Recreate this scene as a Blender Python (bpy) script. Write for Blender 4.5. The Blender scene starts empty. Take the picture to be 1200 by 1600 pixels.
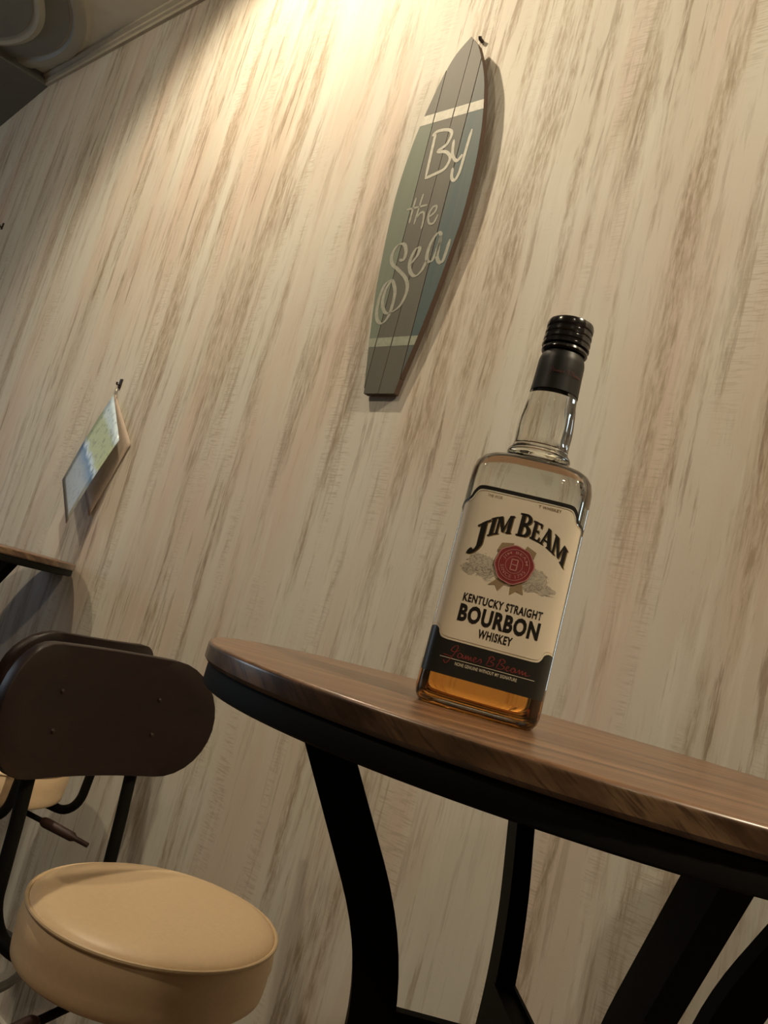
import bpy, bmesh, math, random
from mathutils import Vector, Matrix

random.seed(7)
SC = bpy.context.scene
COL = SC.collection
PI = math.pi
R = math.radians

# ------------------------------------------------------------------ camera
# room frame: the printed wall is the plane y = 0, x runs along it, room is y < 0
WALL_D = 1.15          # camera to wall
CAM_H = 1.10           # camera height
AZ = R(47.2)           # heading relative to the wall
PITCH, ROLL, FPX = R(8.65), R(15.43), 1280.0


def room(x, y, z=0.0):
    """camera-heading frame (right, forward, up from lens) -> room frame"""
    return Vector((x * math.sin(AZ) - y * math.cos(AZ),
                   x * math.cos(AZ) + y * math.sin(AZ) - WALL_D, z + CAM_H))


HEAD = R(90) - AZ      # add to an angle in the camera-heading frame

cam_d = bpy.data.cameras.new('camera')
cam = bpy.data.objects.new('camera', cam_d)
COL.objects.link(cam)
SC.camera = cam
cam_d.sensor_fit = 'AUTO'
cam_d.sensor_width = 36.0
cam_d.lens = 36.0 * FPX / 1600.0
cam_d.clip_start = 0.02
fw = Vector((0, math.cos(PITCH), math.sin(PITCH)))
up0 = Vector((0, -math.sin(PITCH), math.cos(PITCH)))
rt0 = Vector((1, 0, 0))
rt = rt0 * math.cos(ROLL) + up0 * math.sin(ROLL)
up = up0 * math.cos(ROLL) - rt0 * math.sin(ROLL)
org = room(0, 0, 0)
wr, wu, wf = [room(*v) - org for v in (rt, up, fw)]
m = Matrix((wr, wu, -wf)).transposed().to_4x4()
m.translation = org
cam.matrix_world = m

# ------------------------------------------------------------------ world, lamps, exposure
SC.view_settings.view_transform = 'Standard'
SC.view_settings.look = 'None'
SC.view_settings.gamma = 1.0
SC.view_settings.use_curve_mapping = False
SC.view_settings.exposure = 0.0

wd = bpy.data.worlds.new('world')
SC.world = wd
wd.use_nodes = True
wd.node_tree.nodes['Background'].inputs[0].default_value = (1.0, 0.82, 0.6, 1)
wd.node_tree.nodes['Background'].inputs[1].default_value = 0.04

WARM = (1.0, 0.835, 0.59)


def spot(name, loc, target, power, size, blend, radius, color=WARM):
    d = bpy.data.lights.new(name, 'SPOT')
    d.energy = power
    d.spot_size = R(size)
    d.spot_blend = blend
    d.shadow_soft_size = radius
    d.color = color
    o = bpy.data.objects.new(name, d)
    COL.objects.link(o)
    o.location = loc
    o.rotation_euler = (Vector(target) - Vector(loc)).to_track_quat('-Z', 'Y').to_euler()
    return o


spot('ceiling_and_fill_spot', (-1.80, -0.74, 3.02), (-1.72, -0.10, 2.26), 71, 124, 0.5, 0.03)
spot('ceiling_and_fill_spot', (-1.50, -2.5, 3.02), (-0.9, -0.4, 0.9), 54, 110, 0.8, 0.05)
spot('ceiling_and_fill_spot', (1.10, -0.72, 3.02), (0.45, 0.0, 1.9), 158, 136, 0.6, 0.05)
spot('ceiling_and_fill_spot', (1.15, -2.3, 3.02), (-0.2, -0.4, 1.0), 14, 125, 0.8, 0.06)
spot('ceiling_and_fill_spot', (-2.75, -1.5, 3.02), (-3.4, 0.0, 2.5), 24, 130, 0.8, 0.10)  # added warm fill for the upper left wall, stands for no fitting
# daylight from the window in the far left wall
d = bpy.data.lights.new('window_daylight', 'AREA')
d.shape = 'RECTANGLE'
d.size, d.size_y = 1.5, 1.3
d.energy = 15
d.color = (0.70, 0.86, 1.0)
o = bpy.data.objects.new('window_daylight', d)
COL.objects.link(o)
o.location = (-6.42, -2.3, 1.75)
o.rotation_euler = (R(90), 0, R(-90))

# ------------------------------------------------------------------ material helpers


class NT:
    def __init__(self, name):
        self.m = bpy.data.materials.new(name)
        self.m.use_nodes = True
        self.t = self.m.node_tree
        self.b = self.t.nodes['Principled BSDF']

    def n(self, kind, **kw):
        nd = self.t.nodes.new(kind)
        for k, v in kw.items():
            if k == 'inp':
                for a, b in v.items():
                    nd.inputs[a].default_value = b
            else:
                setattr(nd, k, v)
        return nd

    def l(self, a, b):
        self.t.links.new(a, b)

    def coord(self, scale=(1, 1, 1), rot=(0, 0, 0), kind='Object', loc=(0, 0, 0)):
        tc = self.n('ShaderNodeTexCoord')
        mp = self.n('ShaderNodeMapping')
        mp.inputs['Scale'].default_value = scale
        mp.inputs['Rotation'].default_value = rot
        mp.inputs['Location'].default_value = loc
        self.l(tc.outputs[kind], mp.inputs['Vector'])
        return mp.outputs['Vector']

    def noise(self, vec, scale=1.0, detail=4, rough=0.55, dist=0.0):
        nd = self.n('ShaderNodeTexNoise')
        nd.inputs['Scale'].default_value = scale
        nd.inputs['Detail'].default_value = detail
        nd.inputs['Roughness'].default_value = rough
        nd.inputs['Distortion'].default_value = dist
        self.l(vec, nd.inputs['Vector'])
        return nd.outputs['Fac']

    def ramp(self, fac, stops, interp='LINEAR'):
        nd = self.n('ShaderNodeValToRGB')
        nd.color_ramp.interpolation = interp
        el = nd.color_ramp.elements
        while len(el) < len(stops):
            el.new(0.5)
        for e, (p, c) in zip(el, stops):
            e.position = p
            e.color = (c, c, c, 1) if isinstance(c, (int, float)) else (*c, 1)
        self.l(fac, nd.inputs['Fac'])
        return nd.outputs['Color']

    def mix(self, fac, a, b, mode='MIX'):
        nd = self.n('ShaderNodeMix', data_type='RGBA', blend_type=mode)
        for s, v in ((0, fac), (6, a), (7, b)):
            if isinstance(v, (int, float)):
                nd.inputs[s].default_value = v
            elif isinstance(v, tuple):
                nd.inputs[s].default_value = (*v, 1)
            else:
                self.l(v, nd.inputs[s])
        return nd.outputs[2]

    def math(self, op, a, b=0.0):
        nd = self.n('ShaderNodeMath', operation=op)
        for s, v in ((0, a), (1, b)):
            if isinstance(v, (int, float)):
                nd.inputs[s].default_value = v
            else:
                self.l(v, nd.inputs[s])
        return nd.outputs[0]

    def bump(self, h, strength=0.2, dist=0.01):
        nd = self.n('ShaderNodeBump')
        nd.inputs['Strength'].default_value = strength
        nd.inputs['Distance'].default_value = dist
        self.l(h, nd.inputs['Height'])
        self.l(nd.outputs['Normal'], self.b.inputs['Normal'])

    def base(self, c):
        if isinstance(c, tuple):
            self.b.inputs['Base Color'].default_value = (*c, 1)
        else:
            self.l(c, self.b.inputs['Base Color'])


def plain(name, col, rough=0.5, metal=0.0, var=0.06, scale=60, spec=0.5, coat=0.0):
    k = NT(name)
    f = k.noise(k.coord(), scale, 4, 0.6)
    lo = tuple(c * (1 - var) for c in col)
    hi = tuple(min(1, c * (1 + var)) for c in col)
    k.base(k.ramp(f, [(0.3, lo), (0.7, hi)]))
    k.b.inputs['Roughness'].default_value = rough
    k.b.inputs['Metallic'].default_value = metal
    k.b.inputs['Specular IOR Level'].default_value = spec
    k.b.inputs['Coat Weight'].default_value = coat
    return k.m


M = {}


def mat_wall():
    k = NT('whitewashed_wood_print')
    # vertical streaks, drifting slightly sideways
    warp = k.noise(k.coord((3.0, 3.0, 1.2)), 1.0, 3, 0.5)
    tc = k.n('ShaderNodeTexCoord')
    sx = k.n('ShaderNodeSeparateXYZ')
    k.l(tc.outputs['Object'], sx.inputs[0])
    xx = k.math('ADD', sx.outputs['X'], k.math('MULTIPLY', warp, 0.05))

    def vec(ax, az, off):
        c = k.n('ShaderNodeCombineXYZ')
        k.l(k.math('MULTIPLY', xx, ax), c.inputs['X'])
        c.inputs['Y'].default_value = off
        k.l(k.math('MULTIPLY', sx.outputs['Z'], az), c.inputs['Z'])
        return c.outputs[0]
    broad = k.noise(vec(14, 0.9, 3.1), 1.0, 6, 0.68, 0.15)
    thin = k.noise(vec(46, 2.7, 8.7), 1.0, 5, 0.68, 0.15)
    fibre = k.noise(vec(260, 8.0, 1.7), 1.0, 3, 0.6)
    dash = k.noise(vec(190, 26.0, 14.7), 1.0, 4, 0.7)
    zone = k.noise(vec(5.0, 0.8, 5.5), 1.0, 3, 0.5)
    tint = k.noise(vec(6.5, 1.1, 11.0), 1.0, 3, 0.5)
    c = k.mix(k.ramp(tint, [(0.44, 0.0), (0.66, 1.0)]), (0.645, 0.620, 0.550), (0.625, 0.520, 0.440))
    c = k.mix(k.ramp(zone, [(0.45, 0.0), (0.66, 0.45)]), c, (0.49, 0.43, 0.345))
    # broad smoky streaks broken up by fibres
    b = k.ramp(broad, [(0.52, 0.0), (0.61, 0.92)])
    b = k.math('MULTIPLY', b, k.ramp(dash, [(0.36, 0.12), (0.58, 1.0)]))
    c = k.mix(b, c, (0.36, 0.288, 0.208))
    t = k.ramp(thin, [(0.56, 0.0), (0.62, 0.85)])
    t = k.math('MULTIPLY', t, k.ramp(zone, [(0.38, 0.12), (0.6, 1.0)]))
    t = k.math('MULTIPLY', t, k.ramp(dash, [(0.3, 0.3), (0.5, 1.0)]))
    c = k.mix(t, c, (0.29, 0.225, 0.16))
    # hair lines
    c = k.mix(k.ramp(fibre, [(0.60, 0.0), (0.76, 0.30)]), c, (0.36, 0.305, 0.24))
    # saw marks: short horizontal ticks in patches
    saw = k.noise(vec(34, 430, 4.4), 1.0, 2, 0.5)
    patch = k.noise(vec(13, 1.7, 21.0), 1.0, 3, 0.5)
    s = k.math('MULTIPLY', k.ramp(saw, [(0.50, 0.0), (0.60, 0.5)]), k.ramp(patch, [(0.54, 0.0), (0.64, 1.0)]))
    c = k.mix(s, c, (0.40, 0.335, 0.26))
    # worn pale patches
    pale = k.noise(vec(24, 2.2, 31.0), 1.0, 5, 0.65)
    c = k.mix(k.ramp(pale, [(0.54, 0.0), (0.68, 0.6)]), c, (0.69, 0.66, 0.585))
    k.base(c)
    k.b.inputs['Roughness'].default_value = 0.55
    k.b.inputs['Specular IOR Level'].default_value = 0.3
    k.bump(k.noise(k.coord((900, 900, 300)), 1.0, 2, 0.5), 0.12, 0.001)
    return k.m


def mat_wood(name, dark, mid, light, rot, rough, scale=1.0, coat=0.0, spec=0.5):
    k = NT(name)
    v = k.coord((3.0 * scale, 38 * scale, 38 * scale), (0, 0, rot))
    g = k.noise(v, 1.0, 6, 0.65, 0.6)
    v2 = k.coord((9 * scale, 210 * scale, 210 * scale), (0, 0, rot))
    f = k.noise(v2, 1.0, 3, 0.6)
    c = k.ramp(g, [(0.30, dark), (0.5, mid), (0.70, light)])
    c = k.mix(k.ramp(f, [(0.5, 0.0), (0.72, 0.55)]), c, dark)
    k.base(c)
    k.b.inputs['Roughness'].default_value = rough
    k.b.inputs['Coat Weight'].default_value = coat
    k.b.inputs['Coat Roughness'].default_value = 0.18
    k.b.inputs['Specular IOR Level'].default_value = spec
    k.bump(f, 0.15, 0.0006)
    return k.m


def mat_edge():
    """edge band of the table: slanting veneer grain, colour darkened as this side gets less light"""
    k = NT('table_edge_band')
    tc = k.n('ShaderNodeTexCoord')
    sx = k.n('ShaderNodeSeparateXYZ')
    k.l(tc.outputs['Object'], sx.inputs[0])
    an_ = k.math('MULTIPLY', k.math('ARCTAN2', sx.outputs['Y'], sx.outputs['X']), 0.328)
    u = k.math('ADD', an_, k.math('MULTIPLY', sx.outputs['Z'], 1.5))
    c_ = k.n('ShaderNodeCombineXYZ')
    k.l(k.math('MULTIPLY', u, 22.0), c_.inputs['X'])
    k.l(k.math('MULTIPLY', sx.outputs['Z'], 25.0), c_.inputs['Y'])
    g = k.noise(c_.outputs[0], 1.0, 4, 0.6)
    c2 = k.n('ShaderNodeCombineXYZ')
    k.l(k.math('MULTIPLY', u, 190.0), c2.inputs['X'])
    k.l(k.math('MULTIPLY', sx.outputs['Z'], 60.0), c2.inputs['Y'])
    f = k.noise(c2.outputs[0], 1.0, 3, 0.6)
    c = k.ramp(g, [(0.36, (0.045, 0.024, 0.013)), (0.5, (0.105, 0.058, 0.032)), (0.64, (0.19, 0.115, 0.062))])  # veneer tones kept below the table top's, shade put into the colour
    c = k.mix(k.ramp(f, [(0.52, 0.0), (0.66, 0.7)]), c, (0.035, 0.018, 0.010))
    k.base(c)
    k.b.inputs['Roughness'].default_value = 0.32
    k.b.inputs['Coat Weight'].default_value = 0.5
    k.b.inputs['Coat Roughness'].default_value = 0.16
    return k.m


def mat_glass(name, col, ior, rough=0.0):
    k = NT(name)
    f = k.noise(k.coord(), 30, 2, 0.5)
    k.base(k.ramp(f, [(0.2, tuple(c * 0.985 for c in col)), (0.8, col)]))
    k.b.inputs['Roughness'].default_value = rough
    k.b.inputs['IOR'].default_value = ior
    k.b.inputs['Transmission Weight'].default_value = 1.0
    return k.m


def mat_paint(name, col, top, z_top):
    """weathered board paint, grey above the upper band"""
    k = NT(name)
    tc = k.n('ShaderNodeTexCoord')
    sx = k.n('ShaderNodeSeparateXYZ')
    k.l(tc.outputs['Object'], sx.inputs[0])
    hi = k.math('GREATER_THAN', sx.outputs['Z'], z_top)
    lo = k.math('LESS_THAN', sx.outputs['Z'], 0.585 + CAM_H)
    c = k.mix(k.math('MAXIMUM', hi, k.math('MULTIPLY', lo, 0.75)), col, top)
    g = k.noise(k.coord((90, 90, 4)), 1.0, 4, 0.6)
    c = k.mix(k.ramp(g, [(0.4, 0.0), (0.75, 0.35)]), c, (0.13, 0.12, 0.095))
    k.base(c)
    k.b.inputs['Roughness'].default_value = 0.6
    return k.m


M['wall'] = mat_wall()
M['ceiling'] = plain('grey_ceiling_paint', (0.82, 0.79, 0.69), 0.8, scale=8)
M['ceiling_dark'] = plain('dark_grey_paint', (0.16, 0.16, 0.145), 0.7, scale=8)
M['disc'] = plain('grey_disc_paint', (0.25, 0.255, 0.23), 0.45, scale=8)
M['disc_rim'] = plain('pale_disc_rim_paint', (0.47, 0.46, 0.40), 0.5, scale=8)
M['trim'] = plain('trim_paint', (0.55, 0.49, 0.38), 0.55, scale=20)
M['baseboard'] = plain('baseboard_paint', (0.6, 0.58, 0.55), 0.5)
M['plaster'] = plain('brown_plaster', (0.20, 0.155, 0.11), 0.8, scale=5)
M['floor'] = mat_wood('floor_wood', (0.07, 0.045, 0.03), (0.12, 0.08, 0.055), (0.16, 0.11, 0.075), 0, 0.45)
M['top'] = mat_wood('table_wood', (0.055, 0.028, 0.014), (0.160, 0.081, 0.041), (0.25, 0.135, 0.072), -(HEAD + R(4)), 0.36, 1.0, 0.25)
M['edge'] = mat_edge()
M['black'] = plain('black_powder_coat', (0.0055, 0.0055, 0.0045), 0.6, scale=300, spec=0.10)
M['steel'] = plain('dark_steel', (0.10, 0.095, 0.085), 0.38, 0.6)
M['rubber'] = plain('black_rubber', (0.02, 0.02, 0.02), 0.7)
M['vinyl'] = plain('cream_vinyl', (0.78, 0.58, 0.365), 0.42, var=0.03, scale=160)
M['vinyl_seam'] = plain('cream_vinyl_piping', (0.62, 0.46, 0.28), 0.4, var=0.03)
M['brown'] = mat_wood('dark_brown_plywood', (0.008, 0.0034, 0.0026), (0.013, 0.0055, 0.0042), (0.017, 0.0075, 0.0055), 0, 0.42, spec=0.3)
M['bolt'] = plain('dark_bolt', (0.025, 0.014, 0.011), 0.4, 0.3)
M['grip'] = plain('brown_grip', (0.03, 0.012, 0.01), 0.5)

# ------------------------------------------------------------------ mesh helpers


def new_obj(name, verts, faces, mats, parent=None, smooth=35, mat_idx=None, loc=None):
    me = bpy.data.meshes.new(name)
    me.from_pydata([tuple(v) for v in verts], [], faces)
    if not isinstance(mats, (list, tuple)):
        mats = [mats]
    for mm in mats:
        me.materials.append(mm)
    if mat_idx:
        for p_, i_ in zip(me.polygons, mat_idx):
            p_.material_index = i_
    bm = bmesh.new()
    bm.from_mesh(me)
    bmesh.ops.remove_doubles(bm, verts=bm.verts, dist=1e-7)
    bmesh.ops.recalc_face_normals(bm, faces=bm.faces)
    bm.to_mesh(me)
    bm.free()
    if smooth:
        for p_ in me.polygons:
            p_.use_smooth = True
        me.set_sharp_from_angle(angle=R(smooth))
    o = bpy.data.objects.new(name, me)
    COL.objects.link(o)
    if parent is not None:
        o.parent = parent
    if loc is not None:
        o.location = loc
    return o


def tag(o, label, cat=None, group=None, kind=None):
    if label:
        o['label'] = label
    if cat:
        o['category'] = cat
    if group:
        o['group'] = group
    if kind:
        o['kind'] = kind
    return o


def empty(name, loc, rz=0.0):
    o = bpy.data.objects.new(name, None)
    o.empty_display_size = 0.1
    COL.objects.link(o)
    o.location = loc
    o.rotation_euler = (0, 0, rz)
    return o


def box(x0, x1, y0, y1, z0, z1):
    v = [(x, y, z) for x in (x0, x1) for y in (y0, y1) for z in (z0, z1)]
    f = [(0, 1, 3, 2), (4, 6, 7, 5), (0, 4, 5, 1), (2, 3, 7, 6), (0, 2, 6, 4), (1, 5, 7, 3)]
    return v, f


def join(*parts):
    V, F = [], []
    for v, f in parts:
        b = len(V)
        V += list(v)
        F += [tuple(i + b for i in q) for q in f]
    return V, F


def lathe(prof, seg=64, c=(0, 0)):
    V, F = [], []
    for r_, z in prof:
        for i in range(seg):
            t = 2 * PI * i / seg
            V.append((c[0] + r_ * math.cos(t), c[1] + r_ * math.sin(t), z))
    for j in range(len(prof) - 1):
        for i in range(seg):
            k = (i + 1) % seg
            F.append((j * seg + i, j * seg + k, (j + 1) * seg + k, (j + 1) * seg + i))
    if prof[0][0] > 1e-6:
        F.append(tuple(range(seg)))
    if prof[-1][0] > 1e-6:
        b = (len(prof) - 1) * seg
        F.append(tuple(b + i for i in range(seg)))
    return V, F


def tube(pts, rad, seg=12, closed=False):
    pts = [Vector(p_) for p_ in pts]
    n = len(pts)
    V, F = [], []
    ref = None
    for i, p_ in enumerate(pts):
        a = pts[(i - 1) % n] if (closed or i > 0) else p_
        b = pts[(i + 1) % n] if (closed or i < n - 1) else p_
        t = (b - a).normalized()
        if ref is None:
            ref = Vector((0, 0, 1)) if abs(t.z) < 0.9 else Vector((1, 0, 0))
        ref = (ref - t * ref.dot(t)).normalized()
        s = t.cross(ref)
        rr = rad[i] if isinstance(rad, (list, tuple)) else rad
        for k in range(seg):
            q = 2 * PI * k / seg
            V.append(p_ + (ref * math.cos(q) + s * math.sin(q)) * rr)
    for i in range(n if closed else n - 1):
        j = (i + 1) % n
        for k in range(seg):
            l_ = (k + 1) % seg
            F.append((i * seg + k, i * seg + l_, j * seg + l_, j * seg + k))
    if not closed:
        F.append(tuple(range(seg)))
        F.append(tuple((n - 1) * seg + k for k in range(seg)))
    return V, F


def spline(pts, sub=6):
    """Catmull-Rom through the points"""
    P = [Vector(p_) for p_ in pts]
    if len(P) < 3:
        return P
    out = []
    for i in range(len(P) - 1):
        p0, p1, p2, p3 = P[max(i - 1, 0)], P[i], P[i + 1], P[min(i + 2, len(P) - 1)]
        for k in range(sub):
            t = k / sub
            out.append(0.5 * ((2 * p1) + (p2 - p0) * t + (2 * p0 - 5 * p1 + 4 * p2 - p3) * t * t +
                              (3 * p1 - p0 - 3 * p2 + p3) * t ** 3))
    out.append(P[-1])
    return out


def ribbon(pts, width, nib=None, sub=6):
    """flat pen stroke in 2D -> quads; nib = (angle, contrast) thickens like a brush"""
    P = spline([(p_[0], p_[1], 0) for p_ in pts], sub)
    V, F = [], []
    n = len(P)
    for i, p_ in enumerate(P):
        a, b = P[max(i - 1, 0)], P[min(i + 1, n - 1)]
        t = (b - a)
        t = t.normalized() if t.length > 1e-9 else Vector((1, 0, 0))
        nn = Vector((-t.y, t.x, 0))
        ww = width
        if nib:
            ww = width * (1 - nib[1] + nib[1] * abs(math.sin(math.atan2(t.y, t.x) - nib[0])) * 1.6)
        e = min(1.0, 0.45 + min(i, n - 1 - i) * 0.3)
        V += [p_ + nn * ww * e / 2, p_ - nn * ww * e / 2]
    for i in range(n - 1):
        F.append((2 * i, 2 * i + 1, 2 * i + 3, 2 * i + 2))
    return [(v.x, v.y) for v in V], F


def clip(poly, nx, nz, d):
    """keep the side nx*x + nz*z <= d"""
    out = []
    for i in range(len(poly)):
        a, b = poly[i], poly[(i + 1) % len(poly)]
        fa, fb = nx * a[0] + nz * a[1] - d, nx * b[0] + nz * b[1] - d
        if fa <= 0:
            out.append(a)
        if (fa < 0 < fb) or (fb < 0 < fa):
            t = fa / (fa - fb)
            out.append((a[0] + (b[0] - a[0]) * t, a[1] + (b[1] - a[1]) * t))
    return out


# ------------------------------------------------------------------ the room
CEIL = CAM_H + 1.975
TRIM_Z = CAM_H + 1.932
FAR_X, NEAR_X, FRONT_Y = -6.5, 2.6, -4.6


def struct(name, v, f, mt, label):
    return tag(new_obj(name, v, f, mt, smooth=0), label, kind='structure')


struct('wall_back', *box(FAR_X, NEAR_X, 0, 0.12, 0, CEIL + 0.2), M['wall'], 'wall papered with pale whitewashed wood print, vertical brown streaks')
struct('floor', *box(FAR_X, NEAR_X, FRONT_Y, 0.12, -0.1, 0), M['floor'], 'dark wooden floor below the tables')
struct('ceiling', *box(-3.70, NEAR_X, FRONT_Y, 0, CEIL, CEIL + 0.1), M['ceiling'], 'grey painted ceiling in the upper left corner')
struct('wall_front', *box(FAR_X, NEAR_X, FRONT_Y - 0.12, FRONT_Y, 0, CEIL + 0.2), M['plaster'], 'brown plaster wall behind the viewer')
struct('wall_right', *box(NEAR_X, NEAR_X + 0.12, FRONT_Y, 0.12, 0, CEIL + 0.2), M['plaster'], 'brown plaster wall on the right')
struct('wall_left', *box(FAR_X - 0.12, FAR_X, FRONT_Y, 0.12, 0, CEIL + 0.2), M['plaster'], 'brown plaster wall at the far left')
wi = empty('window_1', (FAR_X, -2.3, 1.75))
tag(wi, 'daylit window in the far left wall', kind='structure')
M['frame'] = plain('white_window_frame', (0.6, 0.6, 0.58), 0.5)
new_obj('window_frame', *join(box(0, 0.05, -0.80, -0.74, -0.70, 0.70), box(0, 0.05, 0.74, 0.80, -0.70, 0.70), box(0, 0.05, -0.74, 0.74, -0.70, -0.64), box(0, 0.05, -0.74, 0.74, 0.64, 0.70), box(0.0, 0.04, -0.02, 0.02, -0.64, 0.64)), M['frame'], wi, smooth=0)
M['pane'] = mat_glass('window_glass', (0.95, 0.97, 0.98), 1.45)
for y0, y1 in ((-0.74, -0.02), (0.02, 0.74)):
    new_obj('pane', *box(0.012, 0.018, y0, y1, -0.64, 0.64), M['pane'], wi, smooth=0)
# dark ceiling part beyond, sloping down to the left
sl = 0.215
zx = lambda x: TRIM_Z + (x + 3.68) * sl
v = []
for y in (0.0, FRONT_Y):
    off = -0.42 * (-y)      # edge not quite square to the wall
    x0 = -3.68 + off * 0.35
    for x, dz in ((x0, 0.0), (FAR_X, 0.0), (FAR_X, 0.9), (x0, 0.12)):
        v.append((x, y, zx(x) - (x0 + 3.68) * sl * 0.6 + dz))
f = [(0, 1, 2, 3), (4, 7, 6, 5), (0, 4, 5, 1), (1, 5, 6, 2), (2, 6, 7, 3), (3, 7, 4, 0)]
struct('ceiling_slope', v, f, M['ceiling_dark'], 'dark grey sloping ceiling panel at the far left top')
# moulding between wall and ceiling: a stepped strip
prof = [(0, 0), (-0.012, 0), (-0.014, 0.012), (-0.022, 0.016), (-0.022, 0.026), (-0.034, 0.032), (-0.034, 0.043), (0, 0.043)]
v = [(x, y, TRIM_Z + z) for x in (-3.68, NEAR_X) for y, z in prof]
n = len(prof)
f = [tuple(range(n)), tuple(range(n, 2 * n))] + [(i, (i + 1) % n, n + (i + 1) % n, n + i) for i in range(n)]
struct('trim_1', v, f, M['trim'], 'narrow stepped moulding along the top of the wall')
struct('baseboard_back', *box(FAR_X, NEAR_X, -0.012, 0, 0, 0.045), M['baseboard'], 'low pale baseboard along the printed wall')

# round stepped disc on the ceiling
cd = empty('ceiling_disc', (-3.45, -0.66, CEIL))
tag(cd, 'large round stepped grey disc on the ceiling above the far corner', 'ceiling disc')
z0 = 0.0
new_obj('rim', *lathe([(0.40, z0), (0.62, z0), (0.625, z0 - 0.012), (0.61, z0 - 0.02), (0.58, z0 - 0.02), (0.57, z0 - 0.008), (0.40, z0 - 0.008)], 72), M['disc_rim'], cd)
new_obj('panel', *lathe([(0.0, z0 - 0.009), (0.56, z0 - 0.009), (0.56, z0 - 0.014), (0.0, z0 - 0.014)], 72), M['disc'], cd)
new_obj('inner_rim', *lathe([(0.36, z0 - 0.014), (0.47, z0 - 0.014), (0.475, z0 - 0.03), (0.455, z0 - 0.042), (0.43, z0 - 0.03), (0.36, z0 - 0.03)], 72), M['disc_rim'], cd)
new_obj('inner_panel', *lathe([(0.0, z0 - 0.03), (0.43, z0 - 0.03), (0.425, z0 - 0.036), (0.0, z0 - 0.036)], 72), M['disc'], cd)

# ------------------------------------------------------------------ round bar tables
TOP_R, TOP_T = 0.328, 0.0160
TABLE_Z = CAM_H - 0.034


FX = -0.015           # the under-frame sits slightly off centre


def make_table(zt):
    t = empty('bar_table', (0, 0, 0))
    Rr, T = TOP_R, TOP_T
    pr = [(0.0, zt)]
    for i in range(0, 8):
        a_ = i / 7 * PI / 2
        pr.append((Rr - 0.0035 + 0.0035 * math.sin(a_), zt - 0.0035 + 0.0035 * math.cos(a_)))
    pr += [(Rr, zt - T + 0.003), (Rr - 0.003, zt - T), (0.0, zt - T)]
    new_obj('table_top', *lathe(pr, 128), [M['top'], M['edge']], t, mat_idx=[1 if 6 <= q // 128 <= 9 else 0 for q in range(128 * (len(pr) - 1))])
    zb = zt - T
    ap = new_obj('apron', *lathe([(Rr - 0.03, zb), (Rr - 0.006, zb), (Rr - 0.004, zb - 0.003), (Rr - 0.004, zb - 0.0155), (Rr - 0.006, zb - 0.017), (Rr - 0.03, zb - 0.017)], 128), M['black'], t)
    new_obj('support_plate', *lathe([(0.0, zb), (Rr - 0.03, zb), (Rr - 0.03, zb - 0.006), (0.0, zb - 0.006)], 64), M['black'], ap)
    # four legs bent inwards at the waist
    zw = zt + 0.034 - 0.27
    path = [(0.255, zb - 0.004), (0.2475, zb - 0.03)]
    up_, wa, lo_ = Vector((0.246, zt - 0.026)), Vector((0.119, zw)), Vector((0.30, 0.0))
    du, dl = (up_ - wa).normalized(), (lo_ - wa).normalized()
    k = 0.10
    s, e = wa + du * k, wa + dl * k
    path = [tuple(up_ + du * -0.002)]
    for i in range(13):
        q = i / 12
        path.append(tuple(s * (1 - q) ** 2 + wa * 2 * q * (1 - q) + e * q * q))
    path.append(tuple(lo_))
    wt_, wr_ = 0.0095, 0.0185
    for j in range(4):
        an = PI / 2 * j
        c_, s_ = math.cos(an), math.sin(an)
        V, F = [], []
        for i, (rr, z) in enumerate(path):
            a_, b_ = path[max(i - 1, 0)], path[min(i + 1, len(path) - 1)]
            tx, tz = b_[0] - a_[0], b_[1] - a_[1]
            ln = math.hypot(tx, tz)
            nx, nz = -tz / ln, tx / ln
            if i == 0 or i == len(path) - 1:
                nx, nz = (1.0 if nx > 0 else -1.0) / max(abs(nx), 0.6), 0.0
            for a1, b1 in ((1, -1), (1, 1), (-1, 1), (-1, -1)):
                x = rr + nx * wr_ * a1
                y = wt_ * b1
                V.append((x * c_ - y * s_ + FX, x * s_ + y * c_, z + nz * wr_ * a1))
        for i in range(len(path) - 1):
            for q in range(4):
                w = (q + 1) % 4
                F.append((4 * i + q, 4 * i + w, 4 * i + 4 + w, 4 * i + 4 + q))
        F += [(0, 1, 2, 3), tuple(4 * (len(path) - 1) + q for q in range(4))]
        lg = new_obj('leg', V, F, M['black'], t, smooth=40)
        V, F = lathe([(0, 0.004), (0.022, 0.004), (0.022, 0.0), (0, 0.0)], 16, (0.30 * c_ + FX, 0.30 * s_))
        new_obj('foot_pad', V, F, M['rubber'], lg)
    # two bars crossing at the waist, each with a raised lip
    for j in range(2):
        an = PI / 2 * j
        hh = zw - 0.012 - 0.0015 * j
        v, f = join(box(-0.125, 0.125, -0.0100, 0.0100, hh - 0.034, hh), box(-0.122, 0.122, 0.0070, 0.0100, hh, hh + 0.004))
        c_, s_ = math.cos(an), math.sin(an)
        v = [(x * c_ - y * s_ + FX, x * s_ + y * c_, z) for x, y, z in v]
        new_obj('cross_bar', v, f, M['black'], t, smooth=0)
    return t


def place(o, x, y, ang):
    p_ = room(x, y)
    o.location = (p_.x, p_.y, 0)
    o.rotation_euler = (0, 0, ang + HEAD)


T1 = make_table(TABLE_Z)
tag(T1, 'round wooden bar table with black frame, the whiskey bottle standing on it', 'table', 'round bar tables')
place(T1, 0.2176, 0.7123, R(180.9))


def copy_tree(o, parent=None):
    c_ = o.copy()
    COL.objects.link(c_)
    c_.parent = parent
    for ch in list(o.children):
        copy_tree(ch, c_)
    return c_


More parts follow.
